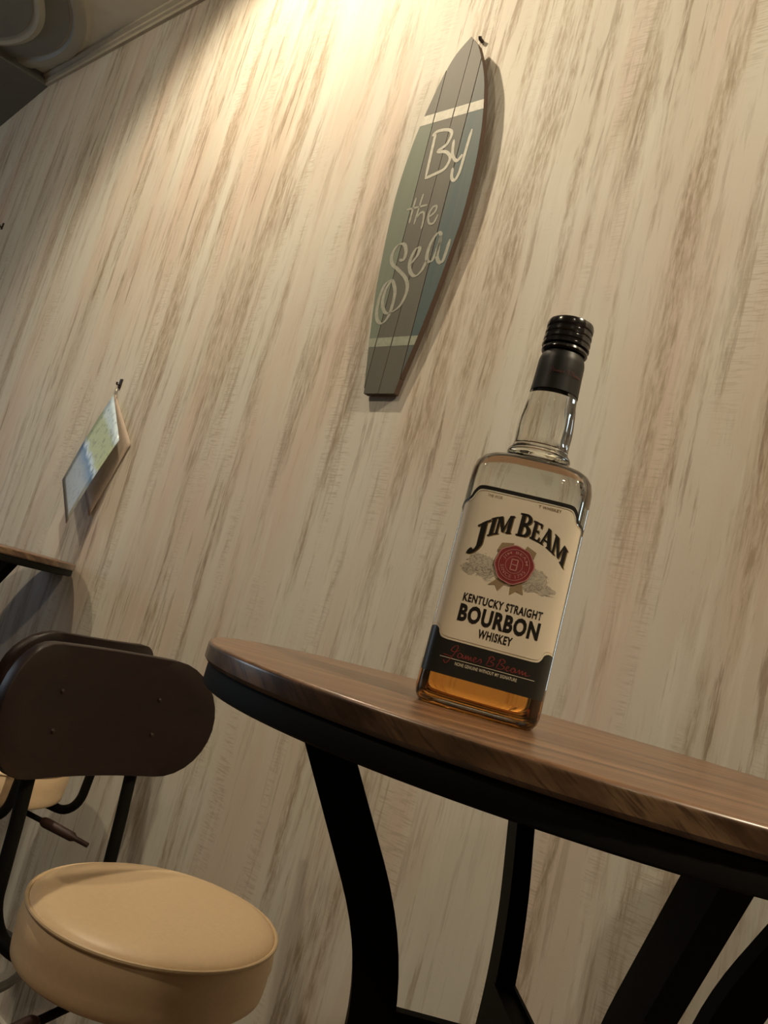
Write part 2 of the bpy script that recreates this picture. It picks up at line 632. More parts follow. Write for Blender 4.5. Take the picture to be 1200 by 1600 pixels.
T2 = copy_tree(T1)
tag(T2, 'farther round wooden bar table cut off by the left picture edge', 'table', 'round bar tables')
T2.location = (-2.205, -0.330, 0.012)
T2.rotation_euler = (0, 0, R(-27) + HEAD)

# ------------------------------------------------------------------ stools
SEAT_R, SEAT_H = 0.160, 0.075


def make_stool(lever_ang):
    """seat centre at the origin, front is +y, z measured from the floor; seat top at 0.70"""
    s = empty('bar_stool', (0, 0, 0))
    zt = 0.70
    zb = zt - SEAT_H
    Rr = SEAT_R
    pr = [(0, zt + 0.009), (0.05, zt + 0.0085), (0.09, zt + 0.007), (0.12, zt + 0.005), (0.14, zt + 0.002), (Rr - 0.010, zt - 0.002), (Rr - 0.004, zt - 0.006)]
    pr += [(Rr - 0.002, zt - 0.010), (Rr + 0.001, zt - 0.022), (Rr + 0.0025, zt - 0.036), (Rr, zt - 0.048), (Rr + 0.001, zt - 0.054), (Rr, zt - 0.064), (Rr - 0.001, zb + 0.004), (Rr - 0.004, zb + 0.001), (Rr - 0.010, zb), (0, zb)]
    st = new_obj('seat', *lathe(pr, 96), M['vinyl'], s, smooth=60)
    ring = [((Rr - 0.0005) * math.cos(2 * PI * i / 96), (Rr - 0.0005) * math.sin(2 * PI * i / 96), zt - 0.008) for i in range(96)]
    new_obj('piping', *tube(ring, 0.0028, 8, True), M['vinyl_seam'], st)
    # underside plate and mechanism
    new_obj('under_plate', *join(box(-0.085, 0.085, -0.085, 0.085, zb - 0.008, zb), box(-0.03, 0.03, -0.055, 0.055, zb - 0.032, zb - 0.008)), M['black'], s, smooth=0)
    new_obj('column', *lathe([(0, zb - 0.032), (0.0165, zb - 0.032), (0.0165, 0.42), (0.026, 0.42), (0.026, 0.09), (0, 0.09)], 24), M['steel'], s)
    # height lever with a thicker grip
    ca, sa = math.cos(lever_ang), math.sin(lever_ang)
    lv = lambda d, z: (d * ca, d * sa, z)
    le = new_obj('lever', *tube([lv(0.02, zb - 0.016), lv(0.10, zb - 0.022), lv(0.165, zb - 0.030)], 0.0055, 10), M['black'], s)
    new_obj('grip', *tube([lv(0.150, zb - 0.028), lv(0.155, zb - 0.0288), lv(0.162, zb - 0.0297), lv(0.225, zb - 0.0385), lv(0.232, zb - 0.0395), lv(0.262, zb - 0.044)],
                          [0.0065, 0.0095, 0.0105, 0.0095, 0.0055, 0.005], 12), M['grip'], le)
    # two bent back posts
    px, py = 0.095, -0.180
    for sg in (1, -1):
        x = sg * px
        pts = [(x * 0.75, -0.03, zb - 0.014), (x, -0.085, zb - 0.014), (x, -0.125, zb - 0.014)]
        for i in range(1, 9):
            q = i / 8 * R(84)
            pts.append((x, -0.125 - 0.055 * math.sin(q), zb - 0.014 + 0.055 * (1 - math.cos(q))))
        pts += [(x, -0.186, zb + 0.12), (x, -0.196, zb + 0.22), (x, -0.207, zb + 0.33)]
        new_obj('back_post', *tube(pts, 0.0095, 12), M['black'], s)
    # curved backrest
    hw, hh, th = 0.205, 0.0875, 0.019
    zc = zb + 0.2725
    sag = 0.036
    ol = []
    for i in range(16):                       # right end
        q = -PI / 2 + PI * i / 15
        ol.append((hw - hh + hh * math.cos(q), hh * math.sin(q)))
    for i in range(1, 20):
        ol.append((hw - hh - (2 * (hw - hh)) * i / 20, hh))
    for i in range(16):
        q = PI / 2 + PI * i / 15
        ol.append((-(hw - hh) + hh * math.cos(q), hh * math.sin(q)))
    for i in range(1, 20):
        ol.append((-(hw - hh) + (2 * (hw - hh)) * i / 20, -hh))
    n_ = len(ol)

    def bend(x, z, d):
        y0 = -0.1865 + sag * (x / hw) ** 2 - 0.10 * z
        return (x, y0 - d, zc + z)
    V, F = [], []
    layers = [(0.988, 0.0), (1.0, 0.0015), (1.0, th - 0.0015), (0.988, th)]
    # inner fill as concentric rings so the sheet follows the bend
    scl = [0.0, 0.2, 0.4, 0.6, 0.8]
    seq = [(k_, 0.0) for k_ in scl] + layers + [(k_, th) for k_ in reversed(scl)]
    for k_, d in seq:
        for x, z in ol:
            V.append(bend(x * k_, z * k_, d))
    for j in range(len(seq) - 1):
        for i in range(n_):
            q = (i + 1) % n_
            F.append((j * n_ + i, j * n_ + q, (j + 1) * n_ + q, (j + 1) * n_ + i))
    br = new_obj('backrest', V, F, M['brown'], s, smooth=50)
    for sg in (1, -1):
        for dz in (0.026, -0.026):
            x, y, z = bend(sg * px, dz, 0)
            V, F = lathe([(0, 0.0035), (0.0022, 0.003), (0.0042, 0.0008), (0.0045, -0.001), (0, -0.001)], 16)
            V = [(x + a_, y + c_, z + b_) for a_, b_, c_ in V]
            new_obj('bolt', V, F, M['bolt'], br)
    # star base with foot ring
    new_obj('hub', *lathe([(0, 0.10), (0.035, 0.10), (0.04, 0.05), (0, 0.05)], 24), M['black'], s)
    for i in range(5):
        q = 2 * PI * i / 5 + 0.3
        new_obj('base_leg', *tube([(0.03 * math.cos(q), 0.03 * math.sin(q), 0.075), (0.15 * math.cos(q), 0.15 * math.sin(q), 0.06), (0.26 * math.cos(q), 0.26 * math.sin(q), 0.014)], [0.017, 0.015, 0.013], 10), M['black'], s)
    ring = [(0.19 * math.cos(2 * PI * i / 48), 0.19 * math.sin(2 * PI * i / 48), 0.26) for i in range(48)]
    fr = new_obj('foot_ring', *tube(ring, 0.009, 10, True), M['steel'], s)
    for i in range(3):
        q = 2 * PI * i / 3
        new_obj('spoke', *tube([(0.024 * math.cos(q), 0.024 * math.sin(q), 0.26), (0.185 * math.cos(q), 0.185 * math.sin(q), 0.26)], 0.006, 8), M['steel'], fr)
    return s


def place_stool(o, x, y, front, dz):
    p_ = room(x, y)
    o.location = (p_.x, p_.y, dz)
    o.rotation_euler = (0, 0, front - PI / 2 + HEAD)


S1 = make_stool(R(0))
tag(S1, 'front bar stool with round cream seat lit from above and dark brown backrest', 'stool', 'bar stools')
place_stool(S1, -0.1455, 1.1245, R(-30), 0.0)
S2 = make_stool(R(-75))
tag(S2, 'rear bar stool at the left edge, mostly hidden behind the front backrest', 'stool', 'bar stools')
place_stool(S2, -0.654, 1.803, R(154), -0.03)
for ch in S2.children:      # lowered gas column: base stays on the floor
    if ch.name.split('.')[0] in ('hub', 'base_leg', 'foot_ring'):
        ch.location.z = 0.03

# ------------------------------------------------------------------ surfboard sign
E_B = 0.030      # front face; the tip leans out further
def lean(p_):
    k_ = (WALL_D - (0.017 + 0.026 * (p_[1] - 0.472) / 0.84)) / (WALL_D - 0.030)
    return (p_[0] * k_, p_[1] * k_)


bo_l = [(-1.164, 1.312), (-1.195, 1.277), (-1.216, 1.227), (-1.231, 1.166), (-1.242, 1.111), (-1.250, 1.055), (-1.255, 0.956), (-1.250, 0.868), (-1.240, 0.776), (-1.230, 0.700), (-1.209, 0.597), (-1.180, 0.472)]
bo_r = [(-1.137, 1.284), (-1.116, 1.244), (-1.092, 1.188), (-1.073, 1.120), (-1.059, 1.053), (-1.049, 0.965), (-1.046, 0.863), (-1.050, 0.803), (-1.058, 0.722), (-1.066, 0.655), (-1.076, 0.591), (-1.092, 0.502), (-1.096, 0.472)]
bo_l = [tuple(p_)[:2] for p_ in spline([(*lean(q), 0) for q in bo_l], 4)]
bo_r = [tuple(p_)[:2] for p_ in spline([(*lean(q), 0) for q in bo_r], 4)]
outline = bo_l + list(reversed(bo_r))
cuts = [tuple(lean((g_, z_))[0] for g_, z_ in zip(g2, (1.13, 0.49))) for g2 in ((-1.2063, -1.1825), (-1.1515, -1.1400), (-1.1120, -1.0915))]   # groove x at z = 1.13 and z = 0.49


def cut_line(g, off):
    (x1, z1), (x2, z2) = (g[0] + off, 1.13), (g[1] + off, 0.49)
    nx, nz = z1 - z2, x2 - x1
    l_ = math.hypot(nx, nz)
    nx, nz = nx / l_, nz / l_
    return nx, nz, nx * x1 + nz * z1


board = empty('surfboard_sign', (-1.15, -0.016, CAM_H + 0.478))
tag(board, 'weathered teal wooden surfboard sign with white lettering hung on the wall', 'wall sign')
bl_ = board.location.copy()


def wall_mesh(name, v2, f, mt, parent, y, idx=None):
    return new_obj(name, [(x - bl_.x, y - bl_.y, z + CAM_H - bl_.z) for x, z in v2], f, mt, parent, smooth=0)


M['b_side'] = plain('dark_board_edge', (0.075, 0.045, 0.03), 0.7)
cols = [(0.160, 0.192, 0.145), (0.100, 0.096, 0.076), (0.104, 0.100, 0.079), (0.050, 0.090, 0.095)]
tops = [(0.108, 0.104, 0.083), (0.100, 0.095, 0.076), (0.103, 0.098, 0.079), (0.083, 0.096, 0.085)]
for i in range(4):
    poly = outline
    if i > 0:
        a_, b_, d_ = cut_line(cuts[i - 1], 0.0002 if i == 2 else 0.0005)
        poly = clip(poly, -a_, -b_, -d_)
    if i < 3:
        a_, b_, d_ = cut_line(cuts[i], -0.0002 if i == 1 else -0.0005)
        poly = clip(poly, a_, b_, d_)
    n = len(poly)
    V = [(x, -E_B, z + CAM_H) for x, z in poly] + [(x, -0.0155, z + CAM_H) for x, z in poly]
    F = [tuple(range(n)), tuple(range(2 * n - 1, n - 1, -1))] + [(q, (q + 1) % n, n + (q + 1) % n, n + q) for q in range(n)]
    pm = mat_paint('board_paint', cols[i], tops[i], 1.112 + CAM_H)
    o = new_obj('plank', V, F, [pm, M['b_side']], board, smooth=0, mat_idx=[0] + [1] * (n + 1))
    # keep room coordinates for the paint bands
    o.matrix_parent_inverse = Matrix.Translation(-Vector(bl_))
    bv = o.modifiers.new('bevel', 'BEVEL')
    bv.width = 0.0006
    bv.segments = 1
    bv.limit_method = 'ANGLE'
for zc in (1.18, 0.66):                       # battens that hold the planks off the wall
    wv, wf_ = box(-1.20 - bl_.x, -1.10 - bl_.x, -0.017 - bl_.y, -0.0140 - bl_.y, zc - 0.012 + CAM_H - bl_.z, zc + 0.012 + CAM_H - bl_.z)
    new_obj('batten', wv, wf_, M['b_side'], board, smooth=0)
M['white_paint'] = plain('chalk_white_paint', (0.62, 0.60, 0.52), 0.6, var=0.12, scale=120)
M['by_paint'] = plain('off_white_letter_paint', (0.54, 0.525, 0.45), 0.6, var=0.15, scale=120)
M['grey_paint'] = plain('pale_grey_letter_paint', (0.33, 0.33, 0.275), 0.6, var=0.15, scale=120)
M['band_low'] = plain('dull_band_paint', (0.29, 0.31, 0.24), 0.6, var=0.12, scale=120)
for (za, zb_), mt in (((1.124, 1.101), M['white_paint']), ((0.601, 0.581), M['band_low'])):
    poly = clip(clip(outline, 0, 1, za), 0, -1, -zb_)
    for i in range(4):
        pp = poly
        if i > 0:
            a_, b_, d_ = cut_line(cuts[i - 1], 0.0016)
            pp = clip(pp, -a_, -b_, -d_)
        if i < 3:
            a_, b_, d_ = cut_line(cuts[i], -0.0016)
            pp = clip(pp, a_, b_, d_)
        if len(pp) > 2:
            wall_mesh('painted_band', pp, [tuple(range(len(pp)))], mt, board, -E_B - 0.0003)
strokes = {
    'B1': [(-1.187, 1.079), (-1.184, 1.036), (-1.179, 0.967)],
    'B2': [(-1.195, 1.072), (-1.182, 1.081), (-1.152, 1.077), (-1.139, 1.065), (-1.145, 1.041), (-1.165, 1.028), (-1.14, 1.021), (-1.124, 1.003), (-1.131, 0.98), (-1.154, 0.972), (-1.181, 0.966)],
    'y1': [(-1.128, 1.048), (-1.12, 1.011), (-1.103, 0.992), (-1.092, 1.005)],
    'y2': [(-1.085, 1.063), (-1.086, 1.007), (-1.087, 0.962), (-1.094, 0.945), (-1.104, 0.953), (-1.109, 0.977)],
    't1': [(-1.190, 0.922), (-1.190, 0.889), (-1.189, 0.861)], 't2': [(-1.208, 0.896), (-1.179, 0.897), (-1.151, 0.898)],
    'h1': [(-1.172, 0.928), (-1.173, 0.894), (-1.174, 0.856)], 'h2': [(-1.173, 0.869), (-1.165, 0.881), (-1.155, 0.88), (-1.150, 0.861), (-1.149, 0.841)],
    'e1': [(-1.137, 0.867), (-1.124, 0.877), (-1.123, 0.89), (-1.134, 0.889), (-1.139, 0.87), (-1.131, 0.852), (-1.119, 0.851), (-1.113, 0.87)],
    'S1': [(-1.187, 0.776), (-1.175, 0.773), (-1.174, 0.792), (-1.186, 0.811), (-1.204, 0.811), (-1.213, 0.79), (-1.205, 0.768), (-1.183, 0.752), (-1.153, 0.728), (-1.14, 0.701), (-1.146, 0.669), (-1.166, 0.653), (-1.185, 0.654), (-1.2, 0.677), (-1.202, 0.708), (-1.191, 0.73)],
    'S2': [(-1.191, 0.73), (-1.172, 0.697), (-1.171, 0.648), (-1.186, 0.629), (-1.205, 0.644), (-1.213, 0.68), (-1.209, 0.718), (-1.191, 0.731)],
    'e2': [(-1.15, 0.762), (-1.138, 0.78), (-1.138, 0.796), (-1.149, 0.794), (-1.155, 0.767), (-1.145, 0.742), (-1.128, 0.731), (-1.115, 0.742), (-1.108, 0.765)],
    'a1': [(-1.086, 0.817), (-1.098, 0.826), (-1.11, 0.805), (-1.112, 0.776), (-1.105, 0.762), (-1.093, 0.763), (-1.088, 0.792), (-1.087, 0.818)],
    'a2': [(-1.087, 0.818), (-1.084, 0.773), (-1.072, 0.755), (-1.064, 0.76), (-1.061, 0.806)]}
words = {'By': (('B1', 'B2', 'y1', 'y2'), 0.0075, None, 'by_paint'), 'the': (('t1', 't2', 'h1', 'h2', 'e1'), 0.0050, None, 'grey_paint'),
         'Sea': (('S1', 'S2', 'e2', 'a1', 'a2'), 0.0066, (R(20), 0.66), 'grey_paint')}
for wrd, (ks, wdt, nib, mt) in words.items():
    V, F = join(*[ribbon([lean(q) for q in strokes[k_]], wdt, nib) for k_ in ks])
    wall_mesh('lettering', V, F, M[mt], board, -E_B - 0.0005)
board.location.y = -0.003
board.rotation_euler = (R(1.77), 0, 0)
tag(new_obj('wall_nail', *tube([(-1.1535, -0.002, 1.316 + CAM_H), (-1.1535, -0.012, 1.316 + CAM_H), (-1.1535, -0.0135, 1.320 + CAM_H)], 0.004, 8), M['bolt']), 'small dark nail just above the tip of the surfboard sign', 'nail')

# ------------------------------------------------------------------ hanging card on a hook
card = empty('hanging_card', (-2.21, -0.004, CAM_H + 0.30))
tag(card, 'glossy folded picture card hanging crooked from a small hook on the wall', 'card')


def mat_card():
    k = NT('glossy_picture_print')
    v = k.coord(kind='UV')
    sx = k.n('ShaderNodeSeparateXYZ')
    k.l(v, sx.inputs[0])
    nz_ = k.noise(v, 7, 5, 0.6)
    t = k.math('ADD', sx.outputs['Y'], k.math('MULTIPLY', k.math('SUBTRACT', nz_, 0.5), 0.16))
    t = k.math('ADD', t, k.math('MULTIPLY', sx.outputs['X'], 0.10))
    c = k.ramp(t, [(0.0, (0.50, 0.64, 0.78)), (0.16, (0.56, 0.72, 0.86)), (0.22, (0.44, 0.55, 0.42)), (0.48, (0.46, 0.56, 0.40)), (0.53, (0.58, 0.76, 1.0)), (0.58, (0.13, 0.24, 0.46)), (0.72, (0.30, 0.35, 0.40)), (1.0, (0.28, 0.28, 0.25))])
    c = k.mix(k.ramp(k.noise(v, 14, 4, 0.6), [(0.52, 0.0), (0.66, 0.5)]), c, (0.12, 0.15, 0.19))
    k.base(c)
    k.b.inputs['Roughness'].default_value = 0.30
    k.b.inputs['Specular IOR Level'].default_value = 0.5
    return k.m


def leaf(name, T_, R_, B_, L_, mt, bulge):
    V, F, UV = [], [], []
    n1, n2 = 8, 14
    for j in range(n2 + 1):
        for i in range(n1 + 1):
            a_, b_ = i / n1, j / n2
            q = Vector(T_) * (1 - a_) * (1 - b_) + Vector(R_) * a_ * (1 - b_) + Vector(B_) * a_ * b_ + Vector(L_) * (1 - a_) * b_
            q.y -= bulge * math.sin(PI * b_)
            V.append(q - card.location)
            UV.append((a_, b_))
    w1 = n1 + 1
    for j in range(n2):
        for i in range(n1):
            F.append((j * w1 + i, j * w1 + i + 1, (j + 1) * w1 + i + 1, (j + 1) * w1 + i))
    o = new_obj(name, V, F, mt, card, smooth=60)
    ul = o.data.uv_layers.new(name='UVMap')
    for lp in o.data.loops:
        ul.data[lp.index].uv = UV[lp.vertex_index]
    so = o.modifiers.new('thickness', 'SOLIDIFY')
    so.thickness = 0.0006
    return o


H = CAM_H
M['card_back'] = plain('pinkish_card_stock', (0.47, 0.38, 0.31), 0.55)
leaf('front_leaf', (-2.203, -0.016, H + 0.474), (-2.065, -0.030, H + 0.336), (-2.121, -0.070, H + 0.077), (-2.264, -0.050, H + 0.198), mat_card(), 0.004)
leaf('back_leaf', (-2.216, -0.005, H + 0.482), (-2.046, -0.005, H + 0.336), (-2.135, -0.006, H + 0.115), (-2.30, -0.006, H + 0.27), M['card_back'], 0.0)
rg = [(-2.210 + 0.013 * math.cos(2 * PI * i / 24), -0.010 - 0.006 * math.cos(2 * PI * i / 24), H + 0.487 + 0.019 * math.sin(2 * PI * i / 24)) for i in range(24)]
M['wire'] = plain('pale_wire', (0.5, 0.46, 0.38), 0.3, 0.7)
new_obj('ring', *tube([Vector(q) - card.location for q in rg], 0.0016, 8, True), M['wire'], card)


def hook(x, z, label):
    h_ = empty('wall_hook', (x, 0, z))
    tag(h_, label, 'hook')
    new_obj('backing', *box(-0.006, 0.006, -0.004, 0, -0.014, 0.014), M['bolt'], h_, smooth=0)
    new_obj('prong', *tube([(0, -0.003, -0.004), (0, -0.009, -0.007), (0, -0.012, -0.006), (0, -0.013, 0.001)], 0.003, 8), M['bolt'], h_)


hook(-2.212, H + 0.515, 'small dark wall hook that carries the picture card')
hook(-3.602, H + 1.239, 'tiny dark hook on the wall at the left picture edge')

# ------------------------------------------------------------------ whiskey bottle
bp = room(0.107, 0.634)
bot = empty('whiskey_bottle', (bp.x, bp.y, TABLE_Z))
bot.rotation_euler = (0, 0, R(-11) + HEAD)
tag(bot, 'square clear glass whiskey bottle with cream label and black cap on the table', 'bottle')
NEXP = 5.0
HW, HD = 0.0470, 0.0440
SEG = 120
#        z      hw     hd    n
rings = [(0.0004, .0350, .0325, 4), (0.0000, .0400, .0372, 4.5), (0.0012, .0436, .0407, 5), (0.0050, .0460, .0430, 5), (0.0100, .0470, .0440, 5), (0.0600, .0470, .0440, 5), (0.1200, .0470, .0440, 5),
         (0.1700, .0470, .0440, 5), (0.1790, .0466, .0436, 5), (0.1865, .0450, .0421, 4.6), (0.1915, .0420, .0393, 4.2), (0.1948, .0378, .0354, 3.8), (0.1968, .0330, .0310, 3.2),
         (0.1982, .0275, .0264, 2.5), (0.1998, .0236, .0234, 2.1), (0.2012, .0231, .0231, 2), (0.2030, .0246, .0246, 2), (0.2052, .0254, .0254, 2), (0.2076, .0248, .0248, 2), (0.2100, .0228, .0228, 2), (0.2125, .0220, .0220, 2),
         (0.2180, .0220, .0220, 2), (0.2260, .0222, .0222, 2), (0.2340, .0219, .0219, 2), (0.2420, .0210, .0210, 2), (0.2475, .0202, .0202, 2), (0.2500, .0197, .0197, 2), (0.2600, .0188, .0188, 2), (0.2860, .0182, .0182, 2), (0.2940, .0150, .0150, 2)]


def ring_pts(z, hw, hd, n_, flute=0.0):
    out = []
    for i in range(SEG):
        t = 2 * PI * i / SEG
        c_, s_ = math.cos(t), math.sin(t)
        x = hw * math.copysign(abs(c_) ** (2 / n_), c_)
        y = hd * math.copysign(abs(s_) ** (2 / n_), s_)
        if flute:
            k_ = 1 - flute * abs(math.sin(8 * t + 0.3)) ** 0.7
            x, y = x * k_, y * k_
        out.append((x, y, z))
    return out


fl = lambda z: 0.045 if 0.216 < z < 0.244 else 0.0
dense = []
for (a_, b_) in zip(rings[:-1], rings[1:]):
    ns = 1 if b_[0] - a_[0] < 0.02 or a_[0] < 0.19 else 4
    for q in range(ns):
        t = q / ns
        dense.append(tuple(u * (1 - t) + w_ * t for u, w_ in zip(a_, b_)))
dense.append(rings[-1])
V, F = [], []


def loft(rows, cap0, cap1):
    b0 = len(V)
    for row in rows:
        V.extend(row)
    for j in range(len(rows) - 1):
        for i in range(SEG):
            k_ = (i + 1) % SEG
            F.append((b0 + j * SEG + i, b0 + j * SEG + k_, b0 + (j + 1) * SEG + k_, b0 + (j + 1) * SEG + i))
    if cap0:
        F.append(tuple(b0 + i for i in range(SEG)))
    if cap1:
        F.append(tuple(b0 + (len(rows) - 1) * SEG + i for i in range(SEG)))


WT = 0.0016
loft([ring_pts(*rr, fl(rr[0])) for rr in dense], True, True)
inner = [(0.0065, .034, .0315, 4), (0.0072, .0415, .0385, 4.5), (0.0100, .0447, .0417, 5), (0.016, HW - WT, HD - WT, 5)] + \
        [(rr[0] - (0.0022 if 0.18 < rr[0] < 0.2 else 0), rr[1] - WT, rr[2] - WT, rr[3]) for rr in rings if 0.05 < rr[0] < 0.30]
loft([ring_pts(*rr) for rr in inner], True, True)
M['glass'] = mat_glass('clear_glass', (0.97, 0.985, 0.96), 1.5)
M['whiskey'] = mat_glass('amber_whiskey', (0.92, 0.40, 0.09), 1.36)
gb = new_obj('glass_body', V, F, M['glass'], bot, smooth=50)
V, F = [], []
lq = [(0.0063, .0342, .0317, 4), (0.0070, .0417, .0387, 4.5), (0.0098, .0449, .0419, 5), (0.016, HW - WT + .0002, HD - WT + .0002, 5), (0.0310, HW - WT + .0002, HD - WT + .0002, 5)]
loft([ring_pts(*rr) for rr in lq], True, True)
new_obj('whiskey', V, F, M['whiskey'], bot, smooth=50)

# cap and sleeve
M['cap'] = plain('glossy_black_cap', (0.012, 0.010, 0.010), 0.18, var=0.1)
M['sleeve'] = plain('black_shrink_sleeve', (0.008, 0.008, 0.0075), 0.42, scale=200, spec=0.3)
cp = [(0.0, 0.3215), (0.0165, 0.3215), (0.0183, 0.3205), (0.0190, 0.3180), (0.0189, 0.3150), (0.0180, 0.3140), (0.0180, 0.3128), (0.0189, 0.3120), (0.0190, 0.3095), (0.0181, 0.3086), (0.0181, 0.3074),
      (0.0190, 0.3066), (0.0191, 0.3040), (0.0184, 0.3030), (0.0184, 0.3012), (0.0192, 0.3005), (0.0192, 0.2990), (0.0, 0.2990)]
capo = new_obj('cap', *lathe(cp, 64), M['cap'], bot, smooth=30)
new_obj('cap_band', *lathe([(0.010, 0.3000), (0.0176, 0.3000), (0.0178, 0.2978), (0.0185, 0.2965), (0.0187, 0.2950), (0.0178, 0.2935), (0.010, 0.2935)], 64), M['cap'], capo)
sp = [(0.0152, 0.2950), (0.0160, 0.2940), (0.0166, 0.2920), (0.0180, 0.2885), (0.0186, 0.2850), (0.0188, 0.2750), (0.0191, 0.2650), (0.0194, 0.2585), (0.0190, 0.2585), (0.0140, 0.2700), (0.0140, 0.2950)]
slv = new_obj('neck_sleeve', *lathe(sp, 64), M['sleeve'], bot, smooth=40)


def surf(x, off):
    q = min(abs(x) / HW, 0.9995)
    return -(HD * (1 - q ** NEXP) ** (1 / NEXP)) - off


def on_label(name, v2, f, mt, parent, off, step=0.0025):
    """lay a flat shape (x, z in metres) on the front of the bottle"""
    bm = bmesh.new()
    vs = [bm.verts.new((x, 0, z)) for x, z in v2]
    for q in f:
        try:
            bm.faces.new([vs[i] for i in q])
        except ValueError:
            pass
    big = [q for q in bm.faces if len(q.verts) > 4]
    if big:
        bmesh.ops.triangulate(bm, faces=big)
    xs = [v_[0] for v_ in v2]
    x0, x1 = min(xs), max(xs)
    k_ = math.ceil(x0 / step) * step
    while k_ < x1:
        bmesh.ops.bisect_plane(bm, geom=bm.verts[:] + bm.edges[:] + bm.faces[:], plane_co=(k_, 0, 0), plane_no=(1, 0, 0), dist=1e-7)
        k_ += step if abs(k_) < 0.038 else step * 0.4
    for v_ in bm.verts:
        v_.co.y = surf(v_.co.x, off)
    bm.normal_update()
    if bm.faces and sum(q.normal.y * q.calc_area() for q in bm.faces) > 0:
        bmesh.ops.reverse_faces(bm, faces=bm.faces[:])
    me = bpy.data.meshes.new(name)
    bm.to_mesh(me)
    bm.free()
    me.materials.append(mt)
    for p_ in me.polygons:
        p_.use_smooth = True
    o = bpy.data.objects.new(name, me)
    COL.objects.link(o)
    o.parent = parent
    return o


mm = lambda pts: [(x / 1000, z / 1000) for x, z in pts]


def sm(pts, sub=5):
    return [(p_.x, p_.y) for p_ in spline([(x, z, 0) for x, z in pts], sub)]


M['cream'] = plain('cream_label_paper', (0.72, 0.645, 0.515), 0.38, var=0.02)
M['ink'] = plain('black_label_ink', (0.016, 0.014, 0.012), 0.35)
M['panel'] = plain('black_label_panel', (0.019, 0.019, 0.016), 0.33)
M['gold'] = plain('gold_foil', (0.62, 0.44, 0.20), 0.28, 0.85)
M['red'] = plain('red_wax_seal', (0.235, 0.035, 0.037), 0.42, var=0.12, scale=300)
M['red_hi'] = plain('pale_red_seal_relief', (0.50, 0.22, 0.20), 0.4)
M['sig'] = plain('red_signature_ink', (0.22, 0.04, 0.036), 0.4)
M['tan'] = plain('tan_ribbon', (0.30, 0.215, 0.12), 0.45)
M['tan_dk'] = plain('dark_tan_ribbon', (0.20, 0.135, 0.075), 0.45)
M['etch'] = plain('grey_engraving_ink', (0.30, 0.27, 0.215), 0.5)

# cream outline (right half mirrored), millimetres
top_c = [(-43.8, 147.0), (-43.4, 149.6), (-40.6, 151.8), (-38.4, 154.0), (-37.0, 157.2), (-34.6, 160.6), (-31.5, 161.4)]
bot_c = [(-45.2, 55.2), (-41.6, 55.8), (-38.8, 54.2), (-37.6, 51.2), (-35.4, 48.6), (-31.0, 47.8)]
tl, bl2 = sm(top_c), sm(bot_c)
cream = [(-44.6, 56.5)] + tl + [(-x, z) for x, z in reversed(tl)] + [(44.6, 56.5)] + [(-x, z) for x, z in bl2] + list(reversed(bl2))
cream = [(max(-44.6, min(44.6, x)), z) for x, z in cream]
lab = on_label('label', mm(cream), [tuple(range(len(cream)))], M['cream'], bot, 0.00025)
# black border across the top
outer = sm([(-46.0, 145.5), (-45.6, 151.2), (-42.0, 153.6), (-40.2, 156.2), (-38.8, 160.0), (-35.6, 164.0), (-31.5, 164.9)])
inn = sm([(-45.0, 146.5), (-44.2, 149.9), (-41.1, 152.0), (-39.0, 154.2), (-37.6, 157.5), (-35.0, 161.0), (-31.5, 161.9)])
full_o = outer + [(-x, z) for x, z in reversed(outer)]
full_i = inn + [(-x, z) for x, z in reversed(inn)]
n = len(full_o)
on_label('top_border', mm(full_o + full_i), [(i, i + 1, n + i + 1, n + i) for i in range(n - 1)], M['ink'], lab, 0.0003)
# black panel at the bottom, under the cream
bo = bl2 + [(-x, z) for x, z in reversed(bl2)]
n = len(bo)
btm = [(x, 22.6) for x, z in bo]
pan = on_label('lower_panel', mm(bo + btm), [(i, i + 1, n + i + 1, n + i) for i in range(n - 1)], M['panel'], lab, 0.00028)


def line_band(pts, wdt):
    up_ = [(x, z + wdt / 2) for x, z in pts]
    dn = [(x, z - wdt / 2) for x, z in pts]
    n_ = len(pts)
    return mm(up_ + dn), [(i, i + 1, n_ + i + 1, n_ + i) for i in range(n_ - 1)]


M['cream_edge'] = plain('pale_label_edge', (0.66, 0.60, 0.46), 0.35)
on_label('gold_edge', *line_band([(x, z + 0.15) for x, z in bo], 0.7), M['cream_edge'], lab, 0.0004)
on_label('gold_edge', *line_band([(x * 0.985, z + 1.5) for x, z in bo], 0.28), M['gold'], lab, 0.0004)
on_label('gold_edge', *line_band([(x * 0.985, z - 1.0) for x, z in full_i], 0.3), M['gold'], lab, 0.0004)

# --- logo letters: serif glyphs in a unit box


def ell(cx, cy, rx, ry, a0, a1, n_=14):
    return [(cx + rx * math.cos(R(a0 + (a1 - a0) * i / n_)), cy + ry * math.sin(R(a0 + (a1 - a0) * i / n_))) for i in range(n_ + 1)]


def band(o_, i_):
    n_ = len(o_)
    return o_ + i_, [(k_, k_ + 1, n_ + k_ + 1, n_ + k_) for k_ in range(n_ - 1)]


def poly_(p_):
    return p_, [tuple(range(len(p_)))]


def rect(x0, x1, y0, y1):
    return poly_([(x0, y0), (x1, y0), (x1, y1), (x0, y1)])


def grid_rect(x0, x1, y0, y1):
    return rect(x0, x1, y0, y1)


